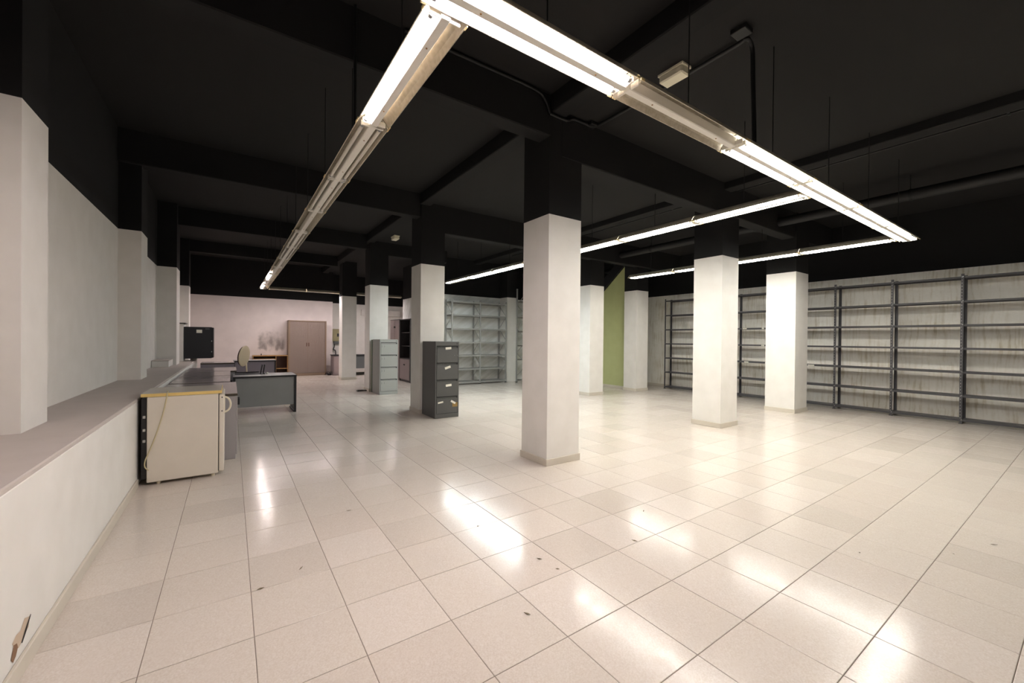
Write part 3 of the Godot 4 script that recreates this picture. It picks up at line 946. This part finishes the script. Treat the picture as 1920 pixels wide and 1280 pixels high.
func build_back_furniture() -> void:
	# tambour cupboard
	var o := thing("tambour_cupboard", "tall wooden cupboard with two ribbed sliding doors at the back wall", "cupboard", P(2.28, 0, 16.5))
	var x0 := 1.66
	var x1 := 2.90
	block(o, "carcass", M["tambour_frame"], x0, x1, 0.0, 1.98, 16.34, 16.78, 0.004)
	block(o, "frame_side", M["tambour_frame"], x0, x0 + 0.05, 0.0, 1.98, 16.30, 16.35, 0.003)
	block(o, "frame_side", M["tambour_frame"], x1 - 0.04, x1, 0.0, 1.98, 16.30, 16.35, 0.003)
	block(o, "frame_top", M["tambour_frame"], x0, x1, 1.94, 1.98, 16.30, 16.35, 0.003)
	block(o, "plinth", M["tambour_frame"], x0, x1, 0.0, 0.09, 16.30, 16.35, 0.003)
	for s in 2:
		var a := x0 + 0.055 if s == 0 else (x0 + x1) / 2 + 0.006
		var b := (x0 + x1) / 2 - 0.002 if s == 0 else x1 - 0.045
		var prof := [Vector2(0, 0)]
		var n := 22
		for k in n:
			var u := (b - a) / n
			prof.append(Vector2(u * k, 0.012))
			prof.append(Vector2(u * (k + 0.78), 0.012))
			prof.append(Vector2(u * (k + 0.86), 0.006))
			prof.append(Vector2(u * (k + 0.97), 0.006))
		prof.append(Vector2(b - a, 0))
		var me := extrude(prof, 1.84)
		var dr := put(o, "sliding_door", me, M["tambour"], P(a, 1.015, 16.335))
		dr.basis = Basis(Vector3(0, 1, 0), Vector3(0, 0, 1), Vector3(1, 0, 0))
		var hx := b - 0.03 if s == 0 else a + 0.03
		var h := MeshInstance3D.new()
		h.name = "handle"
		h.mesh = cbox(0.13, 0.02, 0.025, 0.004)
		h.material_override = M["wood_dark"]
		dr.add_child(h, true)
		h.position = dr.basis.inverse() * (P(hx, 1.12, 16.315) - where(dr))
	# low brown shelf unit
	var b := thing("low_shelf_unit", "low brown wooden shelf unit with pale edges beside the ribbed cupboard", "shelf unit", P(1.13, 0, 16.5))
	block(b, "back_panel", M["wood_dark"], 0.62, 1.64, 0.0, 0.72, 16.74, 16.76, 0.002)
	block(b, "top", M["wood_edge"], 0.60, 1.655, 0.715, 0.74, 16.32, 16.78, 0.003)
	for x in [0.61, 1.28, 1.635]:
		var sd := block(b, "side_panel", M["wood_dark"], x, x + 0.018, 0.0, 0.715, 16.34, 16.75, 0.002)
		block(sd, "edge_band", M["wood_edge"], x, x + 0.018, 0.0, 0.715, 16.33, 16.341, 0.001)
	for q in [[0.63, 1.28, 0.61], [1.30, 1.635, 0.27], [0.63, 1.28, 0.10], [1.30, 1.635, 0.05]]:
		var sh := block(b, "shelf", M["wood_dark"], q[0], q[1], q[2], q[2] + 0.018, 16.35, 16.75, 0.002)
		block(sh, "edge_band", M["wood_edge"], q[0], q[1], q[2], q[2] + 0.018, 16.34, 16.351, 0.001)
	var vs := thing("small_bottle", "small dark bottle standing on the low brown shelf unit", "bottle", P(0.86, 0.74, 16.5))
	put(vs, "body", cyl(0.015, 0.05, 10), M["trim_black"], P(0.86, 0.765, 16.5))
	put(vs, "cap", cyl(0.008, 0.02, 10), M["screw"], P(0.86, 0.80, 16.5))
	# small cabinet with meters over it
	var sc := thing("small_cabinet", "small grey cabinet with black top under the meter boxes", "cabinet", P(3.35, 0, 16.2))
	block(sc, "body", M["pinkgrey"], 3.08, 3.62, 0.0, 0.72, 15.9, 16.45, 0.004)
	block(sc, "top", M["trim_black"], 3.06, 3.64, 0.72, 0.745, 15.87, 16.47, 0.003)
	block(sc, "door", M["pinkgrey"], 3.1, 3.6, 0.05, 0.70, 15.885, 15.9, 0.003)
	var mb := thing("meter_box", "olive electric meter box on the back wall recess above the small cabinet", "box", P(3.42, 1.2, 17.3))
	block(mb, "body", M["olive_box"], 3.28, 3.60, 1.24, 1.72, 17.28, 17.4, 0.006)
	block(mb, "window", M["trim_black"], 3.46, 3.55, 1.42, 1.54, 17.27, 17.285, 0.003)
	block(mb, "lower_box", M["vent"], 3.36, 3.60, 1.13, 1.23, 17.3, 17.4, 0.004)
	var mc := []
	for q in [[3.36, 1.24, 17.36], [3.38, 1.05, 17.34], [3.34, 0.9, 17.33], [3.42, 0.80, 17.3], [3.4, 0.0, 17.3]]:
		mc.append(P(q[0], q[1], q[2]) - P(3.42, 1.2, 17.3))
	put(mb, "cable", tube_mesh(smooth_path(mc), 0.02, 6), M["trim_black"], P(3.42, 1.2, 17.3))
	var tg := thing("cable_tangle", "tangle of black cables on the floor between ribbed cupboard and small cabinet", "cable", P(3.0, 0, 16.4))
	for s in 4:
		var loop := []
		for k in 25:
			var a := TAU * k / 24.0 * (1.0 + s * 0.2)
			loop.append(Vector3(cos(a) * (0.06 + 0.01 * s) + s * 0.012, 0.03 + 0.045 * (1 + sin(a * 2.0 + s)) * (0.4 + 0.3 * s), sin(a) * (0.05 + 0.01 * s)))
		put(tg, "cable", tube_mesh(loop, 0.007, 6), M["trim_black"], P(2.94, 0, 16.1))
	block(tg, "power_strip", M["trim_black"], 2.92, 3.04, 0.0, 0.035, 16.1, 16.17, 0.006)
	# dark desk behind the fourth column
	var dk := thing("desk", "dark desk with black top half hidden behind the farthest column", "desk", P(4.0, 0, 15.8))
	block(dk, "desktop", M["trim_black"], 3.68, 4.5, 0.73, 0.76, 15.5, 16.1, 0.003)
	block(dk, "modesty_panel", M["vent"], 3.70, 4.46, 0.26, 0.73, 15.52, 15.54, 0.003)
	for x in [3.69, 4.45]:
		block(dk, "leg_panel", M["brown_edge"], x, x + 0.025, 0.0, 0.73, 15.51, 16.08, 0.003)
	block(dk, "foot_rail", M["brown_edge"], 3.72, 4.46, 0.0, 0.09, 15.9, 15.95, 0.003)
	# cabinets along the partition
	var tc := thing("tall_cabinet", "tall pink-grey double-door cabinet next to the dark glazed bookcase", "cabinet", P(4.77, 0, 13.5))
	block(tc, "body", M["pinkgrey"], 4.56, 4.99, 0.0, 1.99, 13.12, 14.05, 0.004)
	block(tc, "top", M["hutch"], 4.54, 4.99, 1.985, 2.005, 13.12, 14.05, 0.002)
	for k in 2:
		var dr := block(tc, "door", M["pinkgrey"], 4.542, 4.56, 0.06, 1.98, 13.13 + k * 0.46, 13.58 + k * 0.46, 0.003)
		block(dr, "lock", M["trim_black"], 4.525, 4.545, 1.72, 1.78, 13.53 + k * 0.07, 13.57 + k * 0.07, 0.003)
	block(tc, "seam", M["trim_black"], 4.541, 4.558, 0.06, 1.98, 13.578, 13.592, 0.001)
	var hc := thing("bookcase", "dark open bookcase standing on a pink-grey double-door base by the partition", "bookcase", P(4.77, 0, 12.6))
	block(hc, "base_cabinet", M["pinkgrey"], 4.56, 4.99, 0.06, 0.72, 12.16, 13.1, 0.004)
	block(hc, "plinth", M["hutch"], 4.57, 4.99, 0.0, 0.06, 12.17, 13.09, 0.003)
	for k in 2:
		var dr := block(hc, "door", M["pinkgrey"], 4.542, 4.56, 0.08, 0.71, 12.20 + k * 0.435, 12.63 + k * 0.435, 0.003)
		block(dr, "handle", M["trim_black"], 4.525, 4.543, 0.52, 0.56, 12.58 + k * 0.07, 12.62 + k * 0.07, 0.003)
	for d in [12.16, 13.08]:
		block(hc, "side_panel", M["hutch"], 4.545, 4.99, 0.0, 1.99, d - 0.012, d + 0.016, 0.003)
	block(hc, "counter", M["hutch"], 4.535, 4.99, 0.72, 0.745, 12.15, 13.1, 0.003)
	block(hc, "top", M["hutch"], 4.545, 4.99, 1.97, 1.992, 12.15, 13.1, 0.003)
	block(hc, "back_panel", M["hutch"], 4.97, 4.99, 0.74, 1.97, 12.16, 13.09, 0.002)
	for y in [1.12, 1.55]:
		block(hc, "shelf", M["hutch"], 4.60, 4.97, y, y + 0.022, 12.18, 13.07, 0.002)
	# flat black floor box beside the third column
	var fb := thing("floor_socket", "flat black socket box lying on the tiles by the third column", "socket", P(2.8, 0, 10.95))
	block(fb, "base", M["trim_black"], 2.68, 2.92, 0.0, 0.022, 10.88, 11.0, 0.006)
	block(fb, "lid", M["brown_edge"], 2.70, 2.84, 0.022, 0.032, 10.9, 10.98, 0.003)
	# greenish board jammed between the cabinet and its column
	var gb := block(self, "upright_board", M["board_green"], 2.955, 3.30, 0.0, 1.335, 10.58, 10.66, 0.004)
	tag(gb, "greenish board standing between the light filing cabinet and its column", "board")

func build_litter() -> void:
	# leaf scraps and grit lying about on the tiles
	var spots := [[1.62, 1.85], [2.29, 1.82], [1.60, 2.0], [3.4, 0.9], [2.75, 2.1], [1.23, 1.63], [4.32, 0.42], [3.9, 0.55], [0.35, 2.7], [1.5, 2.6], [0.78, 3.4], [0.14, 2.6]]
	for s in spots:
		var m := SurfaceTool.new()
		m.begin(Mesh.PRIMITIVE_TRIANGLES)
		m.set_smooth_group(-1)
		var a := rng.randf() * TAU
		var l := rng.randf_range(0.010, 0.022)
		var w := l * 0.3
		var u := Vector3(cos(a), 0, sin(a))
		var v := Vector3(-sin(a), 0, cos(a))
		var pts := [u * -l, v * w + Vector3(0, 0.004, 0), u * l + Vector3(0, 0.006, 0), v * -w + Vector3(0, 0.002, 0)]
		face(m, pts, Vector3.UP)
		var under := []
		for p in pts: under.append(p + Vector3(0, -0.0015, 0))
		face(m, under, Vector3.DOWN)
		for k in 4: face(m, [pts[k], pts[(k + 1) % 4], under[(k + 1) % 4], under[k]], pts[k] + pts[(k + 1) % 4])
		m.generate_normals()
		var o := put(self, "leaf_scrap", m.commit(), M["leaf"], P(s[0], 0.002, s[1]))
		tag(o, "tiny dry brown leaf scrap lying on the floor tiles", "leaf", "leaf scraps on the tiles")

func _ready() -> void:
	rng.seed = 7
	# ---- camera
	var cam := Camera3D.new()
	cam.name = "camera"
	add_child(cam)
	var yaw := 0.60258
	var pitch := -0.00497
	var roll := 0.01001
	var f0 := Vector3(sin(yaw), 0, -cos(yaw))
	var r0 := Vector3(cos(yaw), 0, sin(yaw))
	var fw := f0 * cos(pitch) + Vector3.UP * sin(pitch)
	var up := Vector3.UP * cos(pitch) - f0 * sin(pitch)
	var rt := r0 * cos(roll) + up * sin(roll)
	up = up * cos(roll) - r0 * sin(roll)
	cam.transform = Transform3D(Basis(rt, up, -fw), Vector3(0, CAM_H, 0))
	cam.fov = rad_to_deg(2.0 * atan(640.0 / 765.687))
	cam.near = 0.05
	cam.far = 60.0
	cam.current = true
	# ---- environment: a closed room, no sky light
	var we := WorldEnvironment.new()
	we.name = "environment"
	var env := Environment.new()
	env.background_mode = Environment.BG_COLOR
	env.background_color = Color.BLACK
	env.tonemap_mode = Environment.TONE_MAPPER_LINEAR
	env.tonemap_exposure = 2.5
	env.sdfgi_enabled = true
	env.ssao_enabled = true
	env.ssil_enabled = true
	we.environment = env
	add_child(we)
	# ---- the place
	make_materials()
	M["leaf"] = mat(rgb8(110, 96, 70), 0.8)
	build_setting()
	build_stairs()
	build_lamps()
	build_services()
	rack_run()
	galv_rack("galvanised steel rack of two bays against the rear white wall", [5.38, 6.34, 7.30], 10.95, 11.38, 2.57, [0.082, 0.48, 0.89, 1.29, 1.70, 2.11, 2.505])
	galv_rack("taller galvanised rack with braced side, half hidden by the lone front column", [7.56, 8.5], 10.2, 10.72, 3.0, [0.10, 0.75, 1.2, 1.65, 2.1, 2.6])
	filing_cabinet("dark grey four-drawer filing cabinet with paper stickers in front of a column", 2.885, 3.335, 1.328, 6.5, 7.08, M["file_dark"], true)
	filing_cabinet("light grey four-drawer filing cabinet in front of a column", 2.965, 3.415, 1.345, 9.95, 10.56, M["file_light"], false)
	build_left_furniture()
	build_back_furniture()
	build_litter()
	rng.seed = 9
